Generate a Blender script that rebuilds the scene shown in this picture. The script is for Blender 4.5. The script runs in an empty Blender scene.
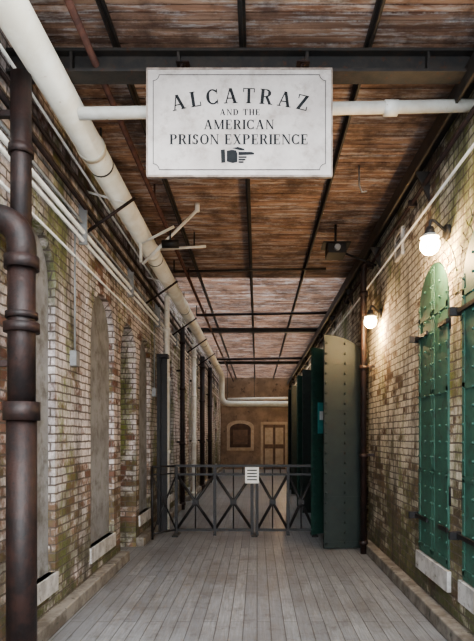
import bpy, bmesh, math, random
from mathutils import Vector, Matrix
random.seed(7)
S = bpy.context.scene
COL = S.collection

# ---------------------------------------------------------------- materials
def nmat(name):
    m = bpy.data.materials.new(name); m.use_nodes = True
    nt = m.node_tree; nt.nodes.clear()
    o = nt.nodes.new('ShaderNodeOutputMaterial'); b = nt.nodes.new('ShaderNodeBsdfPrincipled')
    nt.links.new(b.outputs[0], o.inputs[0])
    return m, nt, b
def N(nt, t, **kw):
    n = nt.nodes.new(t)
    for k, v in kw.items(): setattr(n, k, v)
    return n
def c4(c): return (c[0], c[1], c[2], 1)
def noise(nt, vec, scale, detail=5, rough=.6, lo=None, hi=None):
    n = N(nt, 'ShaderNodeTexNoise'); n.inputs['Scale'].default_value = scale
    n.inputs['Detail'].default_value = detail; n.inputs['Roughness'].default_value = rough
    nt.links.new(vec, n.inputs['Vector']); out = n.outputs['Fac']
    if lo is not None:
        mr = N(nt, 'ShaderNodeMapRange'); mr.inputs[1].default_value = lo; mr.inputs[2].default_value = hi
        nt.links.new(out, mr.inputs[0]); out = mr.outputs[0]
    return out
def mix(nt, fac, a, b, mode='MIX'):
    n = N(nt, 'ShaderNodeMix', data_type='RGBA', blend_type=mode)
    for s, v in ((0, fac), (6, a), (7, b)):
        if isinstance(v, (int, float)): n.inputs[s].default_value = v
        elif isinstance(v, tuple): n.inputs[s].default_value = c4(v)
        else: nt.links.new(v, n.inputs[s])
    return n.outputs[2]
def math_(nt, op, a, b=0.0, clamp=False):
    n = N(nt, 'ShaderNodeMath', operation=op); n.use_clamp = clamp
    for i, v in enumerate((a, b)):
        if isinstance(v, (int, float)): n.inputs[i].default_value = v
        else: nt.links.new(v, n.inputs[i])
    return n.outputs[0]
def bump(nt, b, h, strength=.4, dist=.01):
    n = N(nt, 'ShaderNodeBump'); n.inputs['Strength'].default_value = strength
    n.inputs['Distance'].default_value = dist
    nt.links.new(h, n.inputs['Height']); nt.links.new(n.outputs[0], b.inputs['Normal'])
def objvec(nt, scale=None):
    t = N(nt, 'ShaderNodeTexCoord'); v = t.outputs['Object']
    if scale:
        m = N(nt, 'ShaderNodeMapping'); m.inputs['Scale'].default_value = scale
        nt.links.new(v, m.inputs['Vector']); v = m.outputs[0]
    return v
def worn(name, c1, c2, c3=None, scale=6, rough=.6, metal=0, bmp=.3, stretch=None, lo=.4, hi=.6, lo3=.58, hi3=.66):
    m, nt, b = nmat(name); v = objvec(nt, stretch)
    col = mix(nt, noise(nt, v, scale, 6, .65, lo, hi), c1, c2)
    if c3: col = mix(nt, noise(nt, v, scale*2.3, 7, .7, lo3, hi3), col, c3)
    nt.links.new(col, b.inputs['Base Color'])
    b.inputs['Roughness'].default_value = rough; b.inputs['Metallic'].default_value = metal
    bump(nt, b, noise(nt, v, scale*5, 5, .6), bmp, .006)
    return m
def brickmat(name, paint1, paint2, br1, br2, paint_lo, paint_hi, moss=.5, lowz=1.6, mortar=(.15,.12,.10), soot=.75, mosslo=.53):
    m, nt, b = nmat(name)
    tc = N(nt, 'ShaderNodeTexCoord'); P = tc.outputs['Object']
    sp = N(nt, 'ShaderNodeSeparateXYZ'); nt.links.new(P, sp.inputs[0])
    cb = N(nt, 'ShaderNodeCombineXYZ')
    yy = math_(nt, 'ADD', sp.outputs[1], sp.outputs[0])
    wob = noise(nt, P, 9, 3, .5)
    zz = math_(nt, 'ADD', sp.outputs[2], math_(nt, 'MULTIPLY', wob, .022))
    yy = math_(nt, 'ADD', yy, math_(nt, 'MULTIPLY', wob, .03))
    nt.links.new(yy, cb.inputs[0]); nt.links.new(zz, cb.inputs[1])
    bt = N(nt, 'ShaderNodeTexBrick'); nt.links.new(cb.outputs[0], bt.inputs['Vector'])
    bt.inputs['Scale'].default_value = 1; bt.inputs['Brick Width'].default_value = .215
    bt.inputs['Row Height'].default_value = .074; bt.inputs['Mortar Size'].default_value = .0085
    bt.inputs['Mortar Smooth'].default_value = .35; bt.inputs['Bias'].default_value = 0
    bt.inputs['Color1'].default_value = (0, 0, 0, 1); bt.inputs['Color2'].default_value = (1, 1, 1, 1)
    bt.inputs['Mortar'].default_value = (.5, .5, .5, 1)
    rnd = bt.outputs['Color']; mf = bt.outputs['Fac']
    brick = mix(nt, rnd, br1, br2)
    fine = noise(nt, P, 30, 5, .7, .35, .65)
    paint = mix(nt, fine, paint1, paint2)
    big = noise(nt, P, 1.3, 7, .72)
    rn = math_(nt, 'MULTIPLY', math_(nt, 'SUBTRACT', rnd, .5), .16)
    lowm = N(nt, 'ShaderNodeMapRange'); nt.links.new(sp.outputs[2], lowm.inputs[0])
    lowm.inputs[1].default_value = 0; lowm.inputs[2].default_value = lowz
    lowm.inputs[3].default_value = .11; lowm.inputs[4].default_value = 0
    k = math_(nt, 'SUBTRACT', math_(nt, 'ADD', big, rn), lowm.outputs[0])
    k = math_(nt, 'ADD', k, math_(nt, 'MULTIPLY', math_(nt, 'SUBTRACT', noise(nt, P, 14, 4, .6), .5), .30))
    pm = N(nt, 'ShaderNodeMapRange'); nt.links.new(k, pm.inputs[0])
    pm.inputs[1].default_value = paint_lo; pm.inputs[2].default_value = paint_hi
    col = mix(nt, pm.outputs[0], brick, paint)
    mv = N(nt, 'ShaderNodeMapping'); mv.inputs['Scale'].default_value = (1, 1, .4); mv.inputs['Location'].default_value=(3.1,1.7,0.3)
    nt.links.new(P, mv.inputs['Vector'])
    ms = noise(nt, mv.outputs[0], 1.6, 7, .75, mosslo, mosslo+.12)
    col = mix(nt, math_(nt, 'MULTIPLY', ms, moss), col, (.18, .21, .055))
    lg = N(nt, 'ShaderNodeMapRange'); nt.links.new(sp.outputs[2], lg.inputs[0])
    lg.inputs[1].default_value = .1; lg.inputs[2].default_value = 1.6; lg.inputs[3].default_value = 1.0; lg.inputs[4].default_value = 0
    col = mix(nt, math_(nt, 'MULTIPLY', lg.outputs[0], noise(nt, P, 3.3, 6, .7, .36, .56)), col, (.10, .11, .045))
    jm = math_(nt, 'MULTIPLY', mf, .9)
    col = mix(nt, jm, col, mortar)
    sv = N(nt, 'ShaderNodeMapping'); sv.inputs['Scale'].default_value = (1, 1.6, .35)
    nt.links.new(P, sv.inputs['Vector'])
    so = noise(nt, sv.outputs[0], 2.2, 7, .75, .46, .67)
    col = mix(nt, math_(nt, 'MULTIPLY', so, soot), col, (.06, .048, .038))
    nt.links.new(col, b.inputs['Base Color']); b.inputs['Roughness'].default_value = .85
    h = math_(nt, 'ADD', math_(nt, 'MULTIPLY', mf, -1.0), math_(nt, 'MULTIPLY', fine, .35))
    h = math_(nt, 'ADD', h, math_(nt, 'MULTIPLY', rnd, .35))
    bump(nt, b, h, 1.0, .014)
    return m

M_brL = brickmat('brick_left', (.90,.82,.80), (.56,.48,.46), (.16,.07,.05), (.38,.24,.18), .375, .48, .9, mosslo=.49, soot=.85)
M_brR = brickmat('brick_right', (.88,.81,.68), (.57,.49,.38), (.13,.075,.05), (.36,.25,.17), .40, .505, .85, mosslo=.50, soot=.82)
M_plB = worn('back_plaster', (.26,.185,.135), (.17,.12,.085), (.10,.07,.05), 2.0, .85)
M_stucco = worn('grey_stucco', (.30,.30,.305), (.22,.215,.215), (.14,.13,.115), 2.5, .9, 0, .3, lo3=.48, hi3=.68)
M_sill = worn('stone_sill', (.56,.54,.52), (.36,.34,.32), (.18,.16,.13), 6, .9)
M_conc = worn('curb_concrete', (.25,.225,.195), (.13,.11,.09), (.065,.06,.045), 4, .85)
M_cream = worn('cream_pipe_paint', (.84,.80,.70), (.74,.68,.56), (.40,.26,.16), 4, .4, 0, .1, lo3=.64, hi3=.72)
M_white = worn('white_pipe_paint', (.82,.80,.75), (.70,.66,.59), (.35,.22,.13), 5, .45, 0, .1, lo3=.62, hi3=.72)
M_rust = worn('rusted_iron', (.014,.009,.009), (.034,.016,.013), (.010,.009,.009), 9, .55, .1, .5)
M_rustred = worn('red_rust', (.11,.045,.03), (.06,.026,.02), None, 9, .7, .1, .4)
M_steel = worn('dark_steel', (.035,.033,.032), (.055,.046,.04), (.08,.04,.026), 8, .55, .3, .3)
M_black = worn('black_iron', (.013,.013,.014), (.022,.019,.019), (.045,.024,.018), 12, .5, .2, .3)
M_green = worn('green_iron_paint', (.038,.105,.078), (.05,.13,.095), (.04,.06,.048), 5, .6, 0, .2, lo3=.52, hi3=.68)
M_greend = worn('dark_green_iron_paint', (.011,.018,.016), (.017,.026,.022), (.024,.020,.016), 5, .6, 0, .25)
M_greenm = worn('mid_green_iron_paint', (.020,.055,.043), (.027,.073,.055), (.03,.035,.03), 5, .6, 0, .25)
M_sign = worn('sign_board_paint', (.53,.485,.455), (.43,.385,.36), (.28,.235,.205), 3.2, .7, 0, .1, lo3=.50, hi3=.76)
M_signedge = worn('sign_edge_wood', (.34,.28,.24), (.20,.155,.13), None, 10, .8)
M_ink = worn('sign_ink', (.010,.012,.015), (.016,.018,.02), None, 14, .9, 0, 0)
M_teal = worn('teal_plate', (.05,.25,.25), (.07,.32,.30), None, 10, .5)
M_whitep = worn('notice_white', (.8,.8,.78), (.7,.7,.67), None, 10, .6)
M_dkwood = worn('dark_door_wood', (.05,.026,.02), (.08,.045,.03), None, 5, .7, stretch=(1,8,1))
M_tanwood = worn('tan_door_paint', (.16,.10,.07), (.11,.07,.05), None, 5, .7)
M_grey = worn('grey_metal', (.33,.34,.35), (.26,.26,.26), None, 8, .5, .3)
M_trim = worn('pale_trim', (.42,.34,.26), (.33,.26,.19), None, 6, .7)

def emat(name, c, s):
    m, nt, b = nmat(name)
    b.inputs['Base Color'].default_value = c4(c); b.inputs['Emission Color'].default_value = c4(c)
    b.inputs['Emission Strength'].default_value = s; b.inputs['Roughness'].default_value = .3
    return m
M_bulb = emat('lamp_glass', (1, .76, .44), 40)

def slatmat():
    m, nt, b = nmat('ceiling_lath'); P = objvec(nt)
    g = objvec(nt, (1.2, 14.2857, 1))
    col = mix(nt, noise(nt, g, 1.0, 3, .6, .35, .65), (.17,.095,.07), (.44,.28,.20))
    g2 = objvec(nt, (1.3, 12, 1))
    big = noise(nt, g2, 1.7, 6, .75, .50, .60)
    col = mix(nt, math_(nt,'MULTIPLY',big,.6), col, (.60,.58,.58))
    dark = noise(nt, P, 2.2, 7, .75, .46, .62)
    col = mix(nt, math_(nt,'MULTIPLY',dark,.78), col, (.085,.05,.038))
    nt.links.new(col, b.inputs['Base Color']); b.inputs['Roughness'].default_value = .85
    bump(nt, b, noise(nt, P, 40, 4, .6), .4, .006)
    return m
M_slat = slatmat()
def floormat():
    m, nt, b = nmat('weathered_plank_floor')
    P = objvec(nt); sp = N(nt, 'ShaderNodeSeparateXYZ'); nt.links.new(P, sp.inputs[0])
    cb = N(nt, 'ShaderNodeCombineXYZ'); nt.links.new(sp.outputs[1], cb.inputs[0]); nt.links.new(sp.outputs[0], cb.inputs[1])
    bt = N(nt, 'ShaderNodeTexBrick'); nt.links.new(cb.outputs[0], bt.inputs['Vector'])
    bt.inputs['Scale'].default_value = 1; bt.inputs['Brick Width'].default_value = 3.1
    bt.inputs['Row Height'].default_value = .115; bt.inputs['Mortar Size'].default_value = .004
    bt.inputs['Color1'].default_value = (0,0,0,1); bt.inputs['Color2'].default_value = (1,1,1,1); bt.inputs['Mortar'].default_value=(.5,.5,.5,1)
    base = mix(nt, bt.outputs['Color'], (.22,.225,.24), (.32,.325,.335))
    gr = objvec(nt, (26, 1.6, 1))
    base = mix(nt, math_(nt,'MULTIPLY',noise(nt, gr, 2, 6, .7, .35, .65),.75), base, (.15,.148,.15))
    base = mix(nt, math_(nt,'MULTIPLY',noise(nt, P, 1.1, 6, .7, .45, .62),.6), base, (.14,.13,.125))
    base = mix(nt, math_(nt,'MULTIPLY',noise(nt, P, 4.5, 6, .7, .52, .68),.6), base, (.095,.082,.075))
    base = mix(nt, math_(nt,'MULTIPLY',bt.outputs['Fac'],.8), base, (.05,.045,.04))
    nt.links.new(base, b.inputs['Base Color'])
    b.inputs['Roughness'].default_value = .36
    bump(nt, b, math_(nt,'ADD',math_(nt,'MULTIPLY',bt.outputs['Fac'],-1),math_(nt,'MULTIPLY',noise(nt, gr, 3, 5, .6),.6)), .6, .005)
    return m
M_floor = floormat()

# ---------------------------------------------------------------- builder
class B:
    def __init__(s, name, *mats):
        s.name = name; s.mats = list(mats); s.bm = bmesh.new(); s.M = Matrix.Identity(4)
    def _v(s, p): return s.bm.verts.new(s.M @ Vector(p))
    def face(s, pts, mi=0, smooth=False):
        f = s.bm.faces.new([s._v(p) for p in pts]); f.material_index = mi; f.smooth = smooth; return f
    def box(s, x0, x1, y0, y1, z0, z1, mi=0):
        v = [s._v((x, y, z)) for x in (x0, x1) for y in (y0, y1) for z in (z0, z1)]
        for q in ((0,1,3,2),(4,6,7,5),(0,4,5,1),(2,3,7,6),(0,2,6,4),(1,5,7,3)):
            f = s.bm.faces.new([v[i] for i in q]); f.material_index = mi
    def prism(s, pts, d, mi=0):
        d = Vector(d); a = [s._v(p) for p in pts]; b = [s._v(Vector(p)+d) for p in pts]
        n = len(pts)
        f1 = s.bm.faces.new(a); f2 = s.bm.faces.new(b[::-1]); fs = [f1, f2]
        for i in range(n): fs.append(s.bm.faces.new((a[i], b[i], b[(i+1)%n], a[(i+1)%n])))
        for f in fs: f.material_index = mi
    def tube(s, pts, r, mi=0, seg=14, cap=True):
        pts = [Vector(p) for p in pts]; n = len(pts); rings = []
        rs = r if isinstance(r, (list, tuple)) else [r]*n
        t = (pts[1]-pts[0]).normalized(); u = t.orthogonal().normalized()
        for i, p in enumerate(pts):
            if i == 0: t = pts[1]-pts[0]
            elif i == n-1: t = pts[-1]-pts[-2]
            else: t = (pts[i+1]-p).normalized() + (p-pts[i-1]).normalized()
            t.normalize(); u = (u - t*u.dot(t)).normalized(); w = t.cross(u)
            rings.append([s._v(p + (u*math.cos(a)+w*math.sin(a))*rs[i]) for a in [2*math.pi*k/seg for k in range(seg)]])
        for i in range(n-1):
            for k in range(seg):
                f = s.bm.faces.new((rings[i][k], rings[i][(k+1)%seg], rings[i+1][(k+1)%seg], rings[i+1][k]))
                f.smooth = True; f.material_index = mi
        if cap:
            for q in (rings[0][::-1], rings[-1]):
                f = s.bm.faces.new(q); f.material_index = mi
    def ball(s, c, r, mi=0, u=12, v=8, sc=(1,1,1)):
        M = s.M @ Matrix.Translation(c) @ Matrix.Diagonal((sc[0], sc[1], sc[2], 1))
        g = bmesh.ops.create_uvsphere(s.bm, u_segments=u, v_segments=v, radius=r, matrix=M)
        for vv in g['verts']:
            for f in vv.link_faces: f.material_index = mi; f.smooth = True
    def done(s, parent=None, bevel=0):
        bmesh.ops.recalc_face_normals(s.bm, faces=s.bm.faces[:])
        me = bpy.data.meshes.new(s.name); s.bm.to_mesh(me); s.bm.free()
        for m in s.mats: me.materials.append(m)
        o = bpy.data.objects.new(s.name, me); COL.objects.link(o)
        if parent: o.parent = parent
        if bevel:
            md = o.modifiers.new('bevel', 'BEVEL'); md.width = bevel; md.segments = 2; md.limit_method = 'ANGLE'
        return o

def arc_bend(p0, corner, p1, r, n=6):
    p0, c, p1 = Vector(p0), Vector(corner), Vector(p1)
    a = (p0-c).normalized(); b = (p1-c).normalized()
    A = c+a*r; Bp = c+b*r; out = []
    for i in range(n+1):
        t = i/n; out.append((1-t)**2*A + 2*t*(1-t)*c + t*t*Bp)
    return out

def arch2d(y0, y1, z0, z1, rise=None, n=16):
    w = (y1-y0)/2; rise = rise or w; c = (y0+y1)/2; zs = z1-rise
    pts = [(y0, z0), (y1, z0)]
    for i in range(n+1):
        a = math.pi*i/n; pts.append((c+w*math.cos(a), zs+rise*math.sin(a)))
    return pts

XL, XR, H = -1.75, 1.60, 4.40
YB = 26.0

left_open = [ (3.85,4.68,.42,3.30,'w'), (5.68,6.60,.42,3.20,'w'), (6.92,7.80,.0,3.12,'d'), (8.02,8.85,.42,3.12,'w'),
              (10.4,11.3,.42,3.12,'w'), (12.2,13.2,.0,3.12,'d'), (14.2,15.1,.42,3.12,'w'), (16.6,17.6,.42,3.12,'w'), (19.5,20.5,.0,3.12,'d'), (22.4,23.4,.42,3.12,'w')]
right_open = [(3.30,4.18,.48,3.18,'w'), (4.48,5.30,.48,3.16,'w'), (7.75,9.15,.0,3.10,'d'), (11.2,12.6,.0,3.10,'d'),
              (14.8,16.2,.0,3.10,'d'), (18.6,19.5,.48,3.12,'w'), (22,22.9,.48,3.12,'w')]

def wall_with_openings(name, x0, x1, opens, mat):
    b = B(name, mat); b.box(x0, x1, -1.5, YB, -.05, 4.75); w = b.done()
    c = B('cut')
    for (y0, y1, z0, z1, k) in opens:
        zz = z0 if z0 > 0 else -.2
        c.prism([(x0-.2, y, z) for y, z in arch2d(y0, y1, zz, z1)], (x1-x0+.4, 0, 0))
    co = c.done()
    md = w.modifiers.new('cut', 'BOOLEAN'); md.operation = 'DIFFERENCE'; md.object = co; md.solver = 'EXACT'
    dg = bpy.context.evaluated_depsgraph_get(); dg.update()
    me = bpy.data.meshes.new_from_object(w.evaluated_get(dg)); w.modifiers.clear(); w.data = me
    bpy.data.objects.remove(co)
    return w
wall_with_openings('wall_left', XL-.45, XL, left_open, M_brL)
wall_with_openings('wall_right', XR, XR+.45, right_open, M_brR)

b = B('wall_back', M_plB); b.box(XL-.45, XR+.45, YB, YB+.3, -.05, 4.75); b.done()
b = B('floor', M_floor); b.box(XL-.45, XR+.45, -1.5, YB+.3, -.2, 0)
b.done()

for side, x0, x1 in (('left', XL, XL+.12), ('right', XR-.12, XR)):
    b = B('baseboard_'+side, M_conc)
    opens = left_open if side == 'left' else right_open
    y = -1.5
    for (y0, y1, z0, z1, k) in opens+[(YB, YB, 0, 0, 'd')]:
        if k == 'd':
            b.box(x0, x1, y, y0, 0, .13); y = y1
    b.done(bevel=.012)

# ceiling of lath with a dark sheet added above to make the near gaps dark
b = B('ceiling', M_slat, M_dkwood)
y = 2.6
while y < YB:
    if y < 9.5:
        w = .056+random.uniform(-.005, .006); th = .014; dz = random.uniform(-.004, .003)
    else:
        w = .043+random.uniform(-.002, .002); th = .022; dz = random.uniform(-.002, .002)  # gaps widened here so more skylight falls through
    b.box(XL-.1, XR+.1, y, y+w, H+dz, H+th+dz); y += .07
b.box(XL-.1, XR+.1, 2.6, 9.5, H+.03, H+.05, 1)
b.done()

for x, w, m in ((-1.0, .045, M_steel), (-.10, .05, M_steel), (.79, .05, M_steel)):
    b = B('ceiling_joist', m)
    b.box(x-w/2, x+w/2, 2.6, YB, H-.045, H-.005); b.box(x-w/10, x+w/10, 2.6, YB, H-.09, H-.045)
    b.done()
b = B('steel_beam', M_steel)
b.box(XL, XR, 3.76, 3.90, H-.115, H-.095); b.box(XL, XR, 3.76, 3.90, H-.26, H-.24); b.box(XL, XR, 3.82, 3.845, H-.24, H-.115)
for x in (-1.3, -.55, .35, 1.2): b.box(x-.01, x+.01, 3.77, 3.89, H-.24, H-.115)
b.done()
for yy in (13.5, 19.5):
    b = B('steel_beam', M_steel); b.box(XL, XR, yy, yy+.12, H-.2, H-.18); b.box(XL, XR, yy, yy+.12, H-.115, H-.095); b.box(XL, XR, yy+.05, yy+.07, H-.18, H-.115); b.done()
b = B('rusty_rod', M_rustred); b.tube([(-1.14, 2.6, 4.23), (-1.14, YB, 4.23)], .026, 0, 10)
for yy in range(3, 26, 3): b.box(-1.15, -1.13, yy, yy+.02, 4.23, H)
b.done()

b = B('wall_plate', M_steel); b.box(XR-.14, XR, .6, YB, 4.16, 4.19); b.box(XR-.14, XR-.12, .6, YB, 4.05, 4.16)
for k in range(1, 25, 2):
    b.prism([(XR, k, 4.05), (XR, k, 3.78), (XR-.13, k, 4.05)], (0, .03, 0))
b.done()
b = B('electrical_conduit', M_rust, M_white)
b.tube([(XR-.05, .6, 3.93), (XR-.05, YB, 3.93)], .02, 0, 8)
b.tube([(XR-.035, .6, 3.70), (XR-.035, YB, 3.70)], .012, 1, 8)
for k in range(1, 26, 2): b.box(XR-.08, XR, k+.4, k+.44, 3.90, 3.96)
b.done()

# ---------------------------------------------------------------- window fills, sills, brick arches
def ring(b, x, dx, y0, y1, z1, mi, th=.2, rows=2):
    w = (y1-y0)/2; c = (y0+y1)/2; zs = z1-w
    for r in range(rows):
        r0 = w+.004+r*(th/rows); r1 = r0+th/rows-.01; n = int(math.pi*r0/.085)
        for i in range(n):
            a0 = math.pi*(i+.07)/n; a1 = math.pi*(i+.93)/n; jit = random.uniform(-.006, .006)
            q = [(x, c+r0*math.cos(a0), zs+r0*math.sin(a0)), (x, c+r1*math.cos(a0), zs+r1*math.sin(a0)),
                 (x, c+r1*math.cos(a1), zs+r1*math.sin(a1)), (x, c+r0*math.cos(a1), zs+r0*math.sin(a1))]
            b.prism(q, (dx+jit*.5, 0, 0), mi)
wi = 1; di = 1
for (y0, y1, z0, z1, k) in left_open:
    if k == 'w':
        b = B('window_%d' % wi, M_stucco, M_sill, M_brL); wi += 1
        b.prism([(XL-.18, y, z) for y, z in arch2d(y0, y1, z0, z1)], (.12, 0, 0), 0)
        b.box(XL-.2, XL+.02, y0-.03, y1+.03, z0-.16, z0, 1)
    else:
        b = B('door_%d' % di, M_dkwood, M_black, M_brL); di += 1
        b.prism([(XL-.40, y, z) for y, z in arch2d(y0, y1, 0.003, z1)], (.06, 0, 0), 0)  # dark door panel put in for the darkness behind the doorway
        for t in range(1, 6): b.box(XL-.345, XL-.335, y0+t*(y1-y0)/6-.008, y0+t*(y1-y0)/6+.008, .02, z1-.45, 1)
        for z in (.5, 1.4, 2.3): b.box(XL-.34, XL-.32, y0+.03, y1-.03, z, z+.08, 1)
    ring(b, XL-.02, .027, y0, y1, z1, 2)
    b.done()

def shutter_leaf(b, w, h, mi=0, mk=1, rise=.35, th=.035, straps=5, riv=.012):
    """hinge at x=0, free edge x=w ; quarter-arched head (high at free edge)"""
    pts = [(0, 0, 0), (w, 0, 0)]
    n = 10
    for i in range(n+1):
        a = math.pi/2*i/n
        pts.append((w-w*math.sin(a), 0, h-rise+rise*math.cos(a)))
    b.prism(pts, (0, th, 0), mi)
    def top(x):
        t = max(0, min(1, (w-x)/w)); return h-rise+rise*math.sqrt(max(0, 1-t*t))
    for face in (-1, 1):
        y0, y1 = (-.006, 0) if face < 0 else (th, th+.006)
        for i in range(straps):
            z = .04+(h-rise-.10)*i/(straps-1); b.box(.005, w-.005, y0, y1, z, z+.05, mi)
        b.box(.004, .05, y0, y1, .03, top(.03)-.05, mi); b.box(w-.05, w-.004, y0, y1, .03, top(w-.05)-.02, mi)
        nz = int(h/.14)
        for kz in range(nz):
            z = .08+kz*.14
            for xx in (.028, w*.5, w-.028):
                if z < top(xx)-.05:
                    b.ball((xx, y0 if face < 0 else y1, z), riv, mi, 6, 4)
    for z in (h*.2, h*.75):
        b.tube([(-.015, th/2, z), (-.015, th/2, z+.16)], .02, mk, 8)

for (y0, y1, z0, z1, k) in right_open:
    if k != 'w': continue
    b = B('window_%d' % wi, M_sill, M_brR, M_stucco); wi += 1
    b.box(XR-.035, XR+.3, y0-.03, y1+.03, z0-.17, z0, 0)
    ring(b, XR+.02, -.027, y0, y1, z1, 1)
    b.prism([(XR+.2, y, z) for y, z in arch2d(y0, y1, z0, z1)], (.1, 0, 0), 2)
    b.done()
    b = B('iron_shutter', M_green, M_black)
    w = (y1-y0)/2-.006
    for s in (0, 1):
        if s == 0: b.M = Matrix(((0, 1, 0, XR-.01), (1, 0, 0, y0+.003), (0, 0, 1, z0+.01), (0, 0, 0, 1)))
        else: b.M = Matrix(((0, 1, 0, XR-.01), (-1, 0, 0, y1-.003), (0, 0, 1, z0+.01), (0, 0, 0, 1)))
        shutter_leaf(b, w, z1-z0-.02, rise=w, straps=4)
    b.M = Matrix.Identity(4)
    for z in (z0+.32, z1-.62):
        b.box(XR-.035, XR-.015, y1-.30, y1+.05, z, z+.035, 1); b.box(XR-.09, XR, y1+.05, y1+.085, z-.015, z+.05, 1)
        b.box(XR-.035, XR-.015, y0-.01, y0+.2, z, z+.035, 1)
    b.done()

for (y0, y1, z0, z1, k) in right_open:
    if k != 'd': continue
    b = B('door_%d' % di, M_dkwood, M_brR); di += 1
    b.prism([(XR+.34, y, z) for y, z in arch2d(y0, y1, 0.003, z1)], (.06, 0, 0), 0)  # dark panel set deep, its colour stands for the dark interior
    ring(b, XR+.02, -.027, y0, y1, z1, 1); b.done()
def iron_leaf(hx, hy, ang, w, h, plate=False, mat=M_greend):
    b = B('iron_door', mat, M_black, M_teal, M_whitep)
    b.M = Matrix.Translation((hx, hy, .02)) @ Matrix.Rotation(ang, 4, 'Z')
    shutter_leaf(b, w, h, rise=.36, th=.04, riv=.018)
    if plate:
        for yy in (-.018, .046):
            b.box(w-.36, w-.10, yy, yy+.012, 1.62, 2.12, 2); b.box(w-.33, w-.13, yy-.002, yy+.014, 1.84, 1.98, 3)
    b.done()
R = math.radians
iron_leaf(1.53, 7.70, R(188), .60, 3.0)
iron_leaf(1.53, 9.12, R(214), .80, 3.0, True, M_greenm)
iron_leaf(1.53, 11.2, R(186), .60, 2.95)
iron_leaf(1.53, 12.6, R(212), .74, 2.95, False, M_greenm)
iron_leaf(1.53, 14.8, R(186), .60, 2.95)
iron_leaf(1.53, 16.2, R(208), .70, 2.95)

b = B('door_%d' % di, M_tanwood, M_trim, M_black); di += 1
x0, x1 = .30, 1.35
b.box(x0, x1, YB-.05, YB, .0, 2.15, 0)
b.box(x0-.12, x0, YB-.09, YB, 0, 2.28, 1); b.box(x1, x1+.12, YB-.09, YB, 0, 2.28, 1); b.box(x0-.12, x1+.12, YB-.09, YB, 2.15, 2.28, 1)
b.box((x0+x1)/2-.012, (x0+x1)/2+.012, YB-.055, YB-.05, 0, 2.15, 2)
for xa in (x0+.08, (x0+x1)/2+.06):
    for z in (.2, 1.2): b.box(xa, xa+.38, YB-.065, YB-.05, z, z+.8, 1)
b.done()
b = B('picture_frame', M_tanwood, M_trim, M_dkwood)
b.prism([(x, YB-.05, z) for x, z in arch2d(-1.45, -.15, .9, 2.35, rise=.3)], (0, .05, 0), 1)
b.prism([(x, YB-.07, z) for x, z in arch2d(-1.30, -.30, 1.05, 2.20, rise=.25)], (0, .02, 0), 2)
b.box(-1.15, -.45, YB-.075, YB-.07, 1.2, 1.9, 0)
b.done()
b = B('trim_1', M_trim); b.box(XL, XR, YB-.06, YB, 3.05, 3.2); b.box(XL, XR, YB-.1, YB, 3.2, 3.26); b.done()

# ---------------------------------------------------------------- pipes
b = B('overhead_pipe', M_cream, M_steel)
px_, pz_ = -1.42, 4.07
pts = [(px_, .7, pz_), (px_, 21.2, pz_)] + arc_bend((px_, 20, pz_), (px_, 21.8, pz_), (px_, 21.8, 3), .4) + arc_bend((px_, 21.8, 4), (px_, 21.8, 2.9), (0, 21.8, 2.9), .35) + [(1.3, 21.8, 2.9), (XR-.02, 21.8, 2.9)]
b.tube(pts, .112, 0, 24)
for yy in (2.2, 4.6, 7.2, 10.2, 14, 18):
    b.tube([(px_, yy, pz_), (px_, yy+.06, pz_)], .122, 0, 24)
    b.tube([(px_, yy+.3, pz_), (px_, yy+.32, pz_)], .116, 1, 24)
    b.box(px_-.008, px_+.008, yy+.300, yy+.32, pz_+.1, H, 1)
b.done()
b = B('cross_pipe', M_white, M_steel)
b.tube([(-1.33, 4.02, 4.00), (-.98, 4.06, 4.03), (XR, 4.02, 4.06)], .045, 0, 16)
b.tube([(-.82, 4.055, 4.03), (-.72, 4.055, 4.035)], .056, 0, 16); b.tube([(.95, 4.035, 4.05), (1.05, 4.035, 4.05)], .056, 0, 16)
for x in (-.6, .55): b.box(x-.012, x+.012, 4.02, 4.08, 4.06, H, 1)
b.done()
for (yy, z, r, m, xa, xb) in ((11.6, 4.22, .03, M_rust, -1.3, XR), (8.6, 4.24, .018, M_steel, -1.32, 1.1), (17.5, 4.1, .04, M_rust, -1.3, XR), (20.0, 2.98, .05, M_white, -1.1, XR)):
    b = B('cross_pipe', m, M_steel); b.tube([(xa, yy, z-.02), (xb, yy+.02, z+.03)], r, 0, 10)
    b.box(-.11, -.09, yy-.01, yy+.02, z, H, 1); b.box(xa-.01, xa+.01, yy-.01, yy+.01, z-.02, H, 1); b.done()

b = B('electrical_conduit', M_white, M_rust, M_grey)
for dz, r, mi, x in ((3.52, .018, 0, XL+.04), (3.60, .022, 0, XL+.045), (3.70, .014, 2, XL+.03), (3.84, .024, 1, XL+.07), (3.30, .012, 0, XL+.03), (4.02, .016, 1, XL+.05), (4.12, .012, 0, XL+.09)):
    b.tube([(x, .8, dz), (x, YB, dz)], r, mi, 8)
for k in range(1, 26, 2):
    b.box(XL, XL+.08, k+.3, k+.325, 3.48, 3.88, 2)
for yy, z in ((5.1, 2.4), (9.05, 2.4), (10.0, .4), (13.7, .3)):
    b.tube([(XL+.03, yy, z), (XL+.03, yy, 3.55)], .011, 2, 8)
    b.box(XL, XL+.06, yy-.05, yy+.05, z-.14, z, 2)
for yy in (5.4, 8.3, 10.9, 13.2, 15.6):       # struts from wall to the big pipe
    b.tube([(XL+.02, yy, 3.62), (-1.22, yy, 3.98)], .016, 1, 8); b.tube([(XL+.02, yy, 4.05), (-1.3, yy, 3.93)], .012, 0, 8)
b.done()

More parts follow.
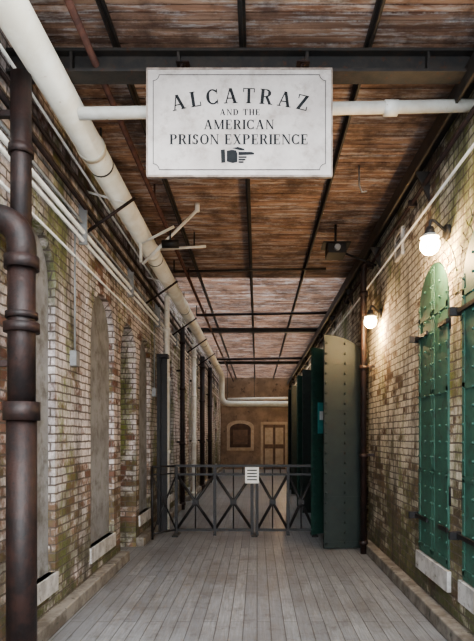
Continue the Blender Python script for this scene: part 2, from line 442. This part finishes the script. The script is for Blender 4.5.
def flange(b, x, y, z, r, mi=0, h=.05): b.tube([(x, y, z), (x, y, z+h)], r, mi, 24)
b = B('drain_pipe', M_rust)
X, Y = -1.525, 3.5
b.tube([(X, Y, 0), (X, Y, 1.75)], .094, 0, 24); b.tube([(X, Y, 1.75), (X, Y, 2.8)], .086, 0, 24)
b.tube([(X-.03, Y+.06, 2.7), (X-.03, Y+.06, 3.98)], .066, 0, 24)
for z, r, h in ((1.70, .114, .12), (2.27, .112, .06), (2.36, .10, .04), (2.68, .108, .08), (.10, .11, .05)): flange(b, X, Y, z, r, 0, h)
flange(b, X-.03, Y+.06, 3.45, .08, 0, .06)
b.tube([(XL, Y, 3.02), (XL+.02, Y, 3.02)] + arc_bend((XL, Y, 3.02), (X, Y, 3.00), (X, Y, 2.7), .19, 10) + [(X, Y, 2.7)], .09, 0, 24)
b.box(XL, X, Y-.02, Y+.02, 2.05, 2.09); b.box(XL, X, Y+.04, Y+.08, 3.7, 3.74)
b.done()
b = B('standpipe', M_white, M_rust)
b.tube([(-1.55, 9.3, 0), (-1.55, 9.3, 3.8)] + arc_bend((-1.55, 9.3, 3.7), (-1.55, 9.3, 4.02), (-1.42, 9.3, 4.05), .06), .045, 0, 14)
for z in (1.3, 2.55, 3.4): flange(b, -1.55, 9.3, z, .06, 0, .06)
b.done()
for yy, r, mt in ((11.75, .05, M_rust), (13.9, .06, M_white), (16.0, .07, M_rust), (18.6, .07, M_rust)):
    b = B('standpipe', mt, M_rust)
    b.tube([(-1.62, yy, 0), (-1.62, yy, 3.95)], r, 0, 12)
    for z in (.1, 1.4, 2.6, 3.6): flange(b, -1.62, yy, z, r+.016, 0, .06)
    b.box(XL, -1.62, yy-.015, yy+.015, 1.45, 1.49, 1); b.box(XL, -1.62, yy-.015, yy+.015, 3.0, 3.04, 1)
    b.done()
b = B('steel_post', M_black); b.box(-1.66, -1.60, 8.95, 9.1, 0, 2.9); b.box(-1.60, -1.50, 9.015, 9.035, 0, 2.9); b.box(-1.66, -1.48, 8.93, 9.12, 2.9, 2.96); b.done()
b = B('downpipe', M_rust)
b.tube([(1.45, 7.35, 0), (1.45, 7.35, 3.75)] + arc_bend((1.45, 7.35, 3.7), (1.45, 7.35, 3.95), (1.6, 7.35, 3.95), .08), .042, 0, 16)
for z in (.12, 1.3, 2.5, 3.5): flange(b, 1.45, 7.35, z, .058, 0, .06)
b.box(1.45, XR, 7.34, 7.36, 1.33, 1.36); b.box(1.45, XR, 7.34, 7.36, 2.53, 2.56)
b.done()
b = B('wall_vent', M_black, M_sill)
b.box(XR-.02, XR, 5.9, 6.12, 3.62, 3.84, 0)
b.box(XR-.035, XR, 5.86, 5.9, 3.58, 3.88, 1); b.box(XR-.035, XR, 6.12, 6.16, 3.58, 3.88, 1); b.box(XR-.035, XR, 5.9, 6.12, 3.84, 3.88, 1); b.box(XR-.035, XR, 5.9, 6.12, 3.58, 3.62, 1)
for t in range(4): b.box(XR-.03, XR-.02, 5.9, 6.12, 3.64+t*.05, 3.66+t*.05, 1)
b.done()

# ---------------------------------------------------------------- lamps
def wall_lamp(x, y, z, power, wallx):
    s = 1 if wallx > x else -1
    b = B('wall_lamp', M_steel, M_bulb, M_whitep)
    b.tube([(wallx, y, z+.08), (wallx-s*.03, y, z+.08)], .06, 0, 16)
    b.tube([(wallx-s*.02, y, z+.08)] + arc_bend((wallx, y, z+.08), (x, y, z+.20), (x, y, z), .06) + [(x, y, z+.09)], .012, 0, 10)
    b.tube([(x, y, z+.12), (x, y, z+.05)], [.03, .05], 0, 16)
    b.tube([(x, y, z+.06), (x, y, z+.035), (x, y, z+.03)], [.05, .075, .08], 2, 20)
    b.ball((x, y, z-.03), .082, 1, 16, 12)
    o = b.done()
    L = bpy.data.lights.new('lamp_light', 'POINT'); L.energy = power; L.color = (1, .68, .36); L.shadow_soft_size = .03
    lo = bpy.data.objects.new('bulb_light', L); lo.location = (x-s*.02, y, z-.15); COL.objects.link(lo); lo.parent = o
wall_lamp(1.44, 4.50, 3.22, 60, XR)
wall_lamp(1.46, 6.95, 3.10, 55, XR)
wall_lamp(1.44, 13.4, 3.05, 50, XR)
wall_lamp(1.44, 18.0, 3.05, 55, XR)
wall_lamp(1.44, 23.5, 3.05, 60, XR)

b = B('floodlight', M_white, M_black)
b.tube([(-1.42, 6.6, 3.95), (-1.0, 6.5, 4.12)], .018, 0, 8); b.tube([(-1.40, 6.6, 3.70), (-.72, 6.5, 4.32)], .02, 0, 8); b.tube([(-1.42, 6.6, 3.72), (-1.42, 6.6, 4.0)], .02, 0, 8)
b.tube([(-1.15, 6.55, 3.93), (-.95, 6.55, 3.93)], .05, 1, 10)
b.tube([(-1.05, 6.55, 3.93), (-1.05, 6.52, 4.09)], .012, 1, 8)
b.tube([(-.72, 6.5, 4.30), (-.72, 6.5, 4.40)], .03, 0, 8)
b.tube([(-1.34, 7.4, 4.16), (-.70, 7.4, 4.20)], .02, 0, 8); b.tube([(-.86, 7.4, 4.19), (-.86, 7.4, H)], .010, 1, 8)
b.done()
b = B('security_camera', M_black, M_grey)
b.box(.92, 1.16, 7.0, 7.3, 3.98, 4.10, 0); b.tube([(1.04, 7.0, 4.04), (1.04, 6.95, 4.04)], .04, 1, 12); b.tube([(1.04, 7.15, 4.10), (1.04, 7.15, H)], .015, 0, 8)
b.box(.86, 1.22, 7.0, 7.3, 4.11, 4.125, 0); b.tube([(1.16, 7.15, 4.02), (1.58, 7.15, 3.86)], .014, 0, 8); b.done()
b = B('hanging_hook', M_grey); b.tube([(1.06, 5.6, H), (1.06, 5.6, 4.2), (1.09, 5.6, 4.13), (1.14, 5.6, 4.14)], .010, 0, 8); b.done()

# ---------------------------------------------------------------- gate
G = 8.7
b = B('barrier_gate', M_black, M_whitep, M_ink)
posts = (-1.30, -.68, -.08, .0, .50, .92)
for x in posts: b.box(x-.024, x+.024, G-.024, G+.024, 0, 1.12)
b.box(-1.32, .94, G-.02, G+.02, 1.10, 1.14); b.box(-1.30, .92, G-.015, G+.015, .965, 1.0)
b.box(-1.30, -.08, G-.015, G+.015, .07, .11); b.box(0, .92, G-.015, G+.015, .07, .11)
def bar(p, q, r=.013): b.tube([p, q], r, 0, 8)
for xa, xb in ((-1.30, -.68), (-.68, -.08), (0, .50), (.50, .92)):
    bar((xa, G, .09), (xb, G, .985), .023); bar((xb, G, .09), (xa, G, .985), .023)
    for t in (.25, .5, .75): bar((xa+(xb-xa)*t, G, .98), (xa+(xb-xa)*t, G, 1.12), .009)
    xm = (xa+xb)/2; b.box(xm-.05, xm+.05, G-.02, G+.02, .50, .575)
    bar((xm, G, .09), (xm, G, .985), .011)
bar((-1.30, G, 1.12), (-1.62, G-.35, 1.12), .016); bar((-1.30, G, .09), (-1.62, G-.35, .09), .016); bar((-1.62, G-.35, 0), (-1.62, G-.35, 1.13), .02)
bar((-1.30, G, .09), (-1.62, G-.35, .98)); bar((-1.62, G-.35, .09), (-1.30, G, .98))
bar((-1.30, G, 1.0), (-1.62, G-.35, 1.0), .011)
for x in (-1.3, -.04, .92): b.box(x-.05, x+.05, G-.16, G+.16, 0, .018)
b.box(-.19, .03, G-.035, G-.024, .84, 1.10, 1)
for z in (1.04, .99, .94, .89): b.box(-.16, 0, G-.037, G-.035, z, z+.018, 2)
b.done()

# ---------------------------------------------------------------- the sign
T, t_ = .21, .085
def arc(cx, cy, rx, ry, a0, a1, th0=t_, th1=T, n=18):
    out = []
    for i in range(n):
        qs = []
        for a in (a0+(a1-a0)*i/n, a0+(a1-a0)*(i+1)/n):
            a = math.radians(a); th = th0+(th1-th0)*abs(math.cos(a))**1.3
            qs.append(((cx+rx*math.cos(a), cy+ry*math.sin(a)), (cx+(rx-th)*math.cos(a), cy+(ry-min(th, th0+.02))*math.sin(a))))
        out.append([qs[0][0], qs[1][0], qs[1][1], qs[0][1]])
    return out
def q(x0, y0, x1, y1): return [(x0, y0), (x1, y0), (x1, y1), (x0, y1)]
def sf(x0, x1, y): return q(x0-.07, y, x1+.07, y+.055)
def stem(x, w=T): return [q(x, 0, x+w, 1), sf(x, x+w, 0), sf(x, x+w, .945)]
def diag(x0, y0, x1, y1, w): return [(x0, y0), (x0+w, y0), (x1+w, y1), (x1, y1)]
def glyph(c):
    if c == 'I': return stem(.08), .36
    if c == 'A': return [diag(.10, 0, .40, 1, .08), diag(.66, 0, .36, 1, .2), q(.2, .3, .72, .37), sf(.08, .20, 0), sf(.66, .86, 0)], .96
    if c == 'L': return stem(.08)+[q(.08, 0, .68, .06), q(.62, 0, .68, .28)], .74
    if c == 'C': return arc(.45, .5, .43, .51, 42, 318)+[q(.72, .68, .78, 1.0), q(.72, 0.0, .78, .30)], .86
    if c == 'T': return [q(.31, 0, .5, 1), sf(.31, .5, 0), q(.02, .94, .79, 1), q(.02, .72, .08, 1), q(.73, .72, .79, 1)], .82
    if c in 'RP':
        g = stem(.08)+arc(.42, .74, .32, .26, -90, 90)+[q(.2, .94, .43, 1), q(.2, .48, .43, .54)]
        if c == 'R': g += [diag(.62, 0, .36, .5, .2), sf(.66, .80, 0)]; return g, .88
        return g, .80
    if c == 'Z': return [q(.06, .94, .72, 1), q(.04, 0, .74, .06), diag(.04, .03, .50, .97, .22), q(.04, .72, .10, 1), q(.68, 0, .74, .28)], .80
    if c == 'N': return [q(.12, 0, .19, 1), q(.74, 0, .81, 1), diag(.70, 0, .08, 1, .18), sf(.11, .2, 0), sf(.1, .16, .945), sf(.73, .82, .945)], .92
    if c == 'D': return stem(.08)+arc(.36, .5, .5, .5, -90, 90)+[q(.2, .94, .37, 1), q(.2, 0, .37, .06)], .92
    if c == 'H': return stem(.08)+stem(.62)+[q(.2, .47, .7, .54)], .90
    if c == 'E': return stem(.08)+[q(.2, 0, .68, .06), q(.2, .94, .66, 1), q(.2, .47, .5, .54), q(.62, 0, .68, .26), q(.6, .74, .66, 1), q(.46, .38, .52, .62)], .76
    if c == 'M': return [q(.12, 0, .19, 1), q(.86, 0, 1.05, 1), diag(.46, 0, .08, 1, .18), diag(.50, 0, .88, 1, .08), sf(.11, .2, 0), sf(.86, 1.05, 0), sf(.1, .16, .945), sf(.9, 1.05, .945)], 1.15
    if c == 'S': return arc(.36, .74, .27, .27, 20, 250, n=12)+arc(.34, .27, .28, .28, -160, 75, n=12)+[diag(.50, .36, .18, .62, .14), q(.56, .70, .62, .98), q(.05, .03, .11, .32)], .72
    if c == 'O': return arc(.46, .5, .44, .51, 0, 360, n=26), .92
    if c == 'X': return [diag(.60, 0, .10, 1, .2), diag(.12, 0, .66, 1, .08), sf(.62, .8, 0), sf(.12, .18, 0), sf(.12, .28, .945), sf(.68, .74, .945)], .90
    return [], .42
U = .006887            # one lettering unit in metres
SX, SZ, SY = -.1205, 3.749, 3.70
sign = bpy.data.objects.new('hanging_sign', None); COL.objects.link(sign); sign.location = (SX, SY, SZ)
b = B('board', M_sign, M_signedge)
W2, H2 = 91.5*U, 53*U
b.box(-W2, W2, 0, .02, -H2, H2, 0)
for a in ((-W2-.006, W2+.006, H2-.004, H2+.008), (-W2-.006, W2+.006, -H2-.010, -H2+.004)): b.box(a[0], a[1], -.004, .024, a[2], a[3], 1)
for a in ((-W2-.008, -W2+.003), (W2-.003, W2+.008)): b.box(a[0], a[1], -.004, .024, -H2, H2, 1)
b.done(sign)
b = B('lettering', M_ink)
YF = -.0025
def put(polys, ox, oz, sc, rot=0, sx=1):
    ca, sa = math.cos(rot), math.sin(rot)
    for p in polys:
        b.face([(ox+(x*sc*sx*ca-y*sc*sa), YF, oz+(x*sc*sx*sa+y*sc*ca)) for x, y in p])
def line(txt, xc, y, h, width, archr=0):
    gs = [glyph(c) for c in txt]; nat = sum(g[1] for g in gs)*h
    sx = 1.0; sp = (width-nat*sx)/(len(txt)-1)
    if sp < 0: sx = width/nat*.98; sp = (width-nat*sx)/(len(txt)-1)
    x = -width/2
    for g, w in gs:
        cx = x+w*h*sx/2; rot = 0; dz = 0
        if archr: rot = -cx/archr; dz = -(cx*cx)/(2*archr)
        ca, sa = math.cos(rot), math.sin(rot)
        ox = cx-(w*h*sx/2)*ca; oz = y+dz-(w*h*sx/2)*sa
        put(g, xc+ox, oz, h, rot, sx); x += w*h*sx+sp
cx = .5*U
line('ALCATRAZ', cx, 19*U, 15*U, 134*U, 1.9)
line('AND THE', cx, 7*U, 6*U, 40*U)
line('AMERICAN', cx-1*U, -7*U, 9.5*U, 70*U)
line('PRISON EXPERIENCE', cx-1*U, -22*U, 10*U, 138*U)
def L(pts): b.face([(x*U, YF, y*U) for x, y in pts])
L([(-18.5,-27.5),(-14.5,-27),(-13.9,-40),(-18,-40.5)])
L([(-12.5,-28.5),(-7.5,-27.4),(-3.5,-28),(-2,-31),(-2,-39.5),(-6.5,-40.6),(-12.5,-39)])
L([(-.9,-29.4),(12.5,-29.6),(14.9,-30.6),(14.3,-32.2),(-.9,-32.8)])
L([(-7.5,-25.8),(-1.5,-24.6),(4.5,-26.4),(5.5,-28),(.5,-27.9),(-3.5,-26.8)])
for yy, ln in ((-33.9, 8.5), (-36.4, 7.2), (-38.8, 5.4)):
    L([(-.9, yy), (-.8+ln-1, yy), (-.8+ln, yy-.8), (-.8+ln-1, yy-1.6), (-.9, yy-1.6)])
bw, bh, lw, nr = 86*U, 47.5*U, .0042, .045
def bl(x0, z0, x1, z1): b.face([(x0, YF, z0), (x1, YF, z0), (x1, YF, z1), (x0, YF, z1)])
bl(-bw+nr, bh-lw, bw-nr, bh); bl(-bw+nr, -bh, bw-nr, -bh+lw); bl(-bw, -bh+nr, -bw+lw, bh-nr); bl(bw-lw, -bh+nr, bw, bh-nr)
for sx in (-1, 1):
    for sz in (-1, 1):
        for i in range(8):
            a0, a1 = math.pi/2*i/8, math.pi/2*(i+1)/8
            P_ = [(r*math.cos(a), r*math.sin(a)) for a, r in ((a0, nr), (a1, nr), (a1, nr-lw), (a0, nr-lw))]
            b.face([(sx*(bw-x), YF, sz*(bh-z)) for x, z in P_])
b.done(sign)
b = B('hooks', M_rust)
for px in (-58*U, 62*U):
    b.tube([(px, .01, H2-.01), (px, .01, H2+.035), (px+.02, .02, H2+.05), (px+.02, .075, H2+.055), (px+.02, .075, H2+.1)], .008, 0, 8)
    b.box(px-.035, px+.055, -.005, .08, H2+.05, H2+.058)
b.done(sign)

# ---------------------------------------------------------------- light
w = bpy.data.worlds.new('World'); S.world = w; w.use_nodes = True
bg = w.node_tree.nodes['Background']; bg.inputs[0].default_value = (.80, .90, 1, 1); bg.inputs[1].default_value = 5.6
sl = bpy.data.lights.new('sun', 'SUN'); sl.energy = 6.8; sl.angle = R(60); sl.color = (1, .98, .95)
so = bpy.data.objects.new('sun', sl); so.rotation_euler = Vector((-.28, .78, -.56)).to_track_quat('-Z', 'Y').to_euler(); COL.objects.link(so)
try: S.view_settings.look = 'AgX - Medium High Contrast'
except Exception as e: print(e)

cam = bpy.data.cameras.new('Camera'); co = bpy.data.objects.new('Camera', cam); COL.objects.link(co)
co.location = (0, 0, 1.6); co.rotation_euler = (R(90), 0, 0)
cam.sensor_fit = 'VERTICAL'; cam.sensor_height = 36; cam.lens = 540/641*36
cam.shift_y = (436-320.5)/641; cam.shift_x = -(257-237)/641; cam.clip_start = .05
S.camera = co
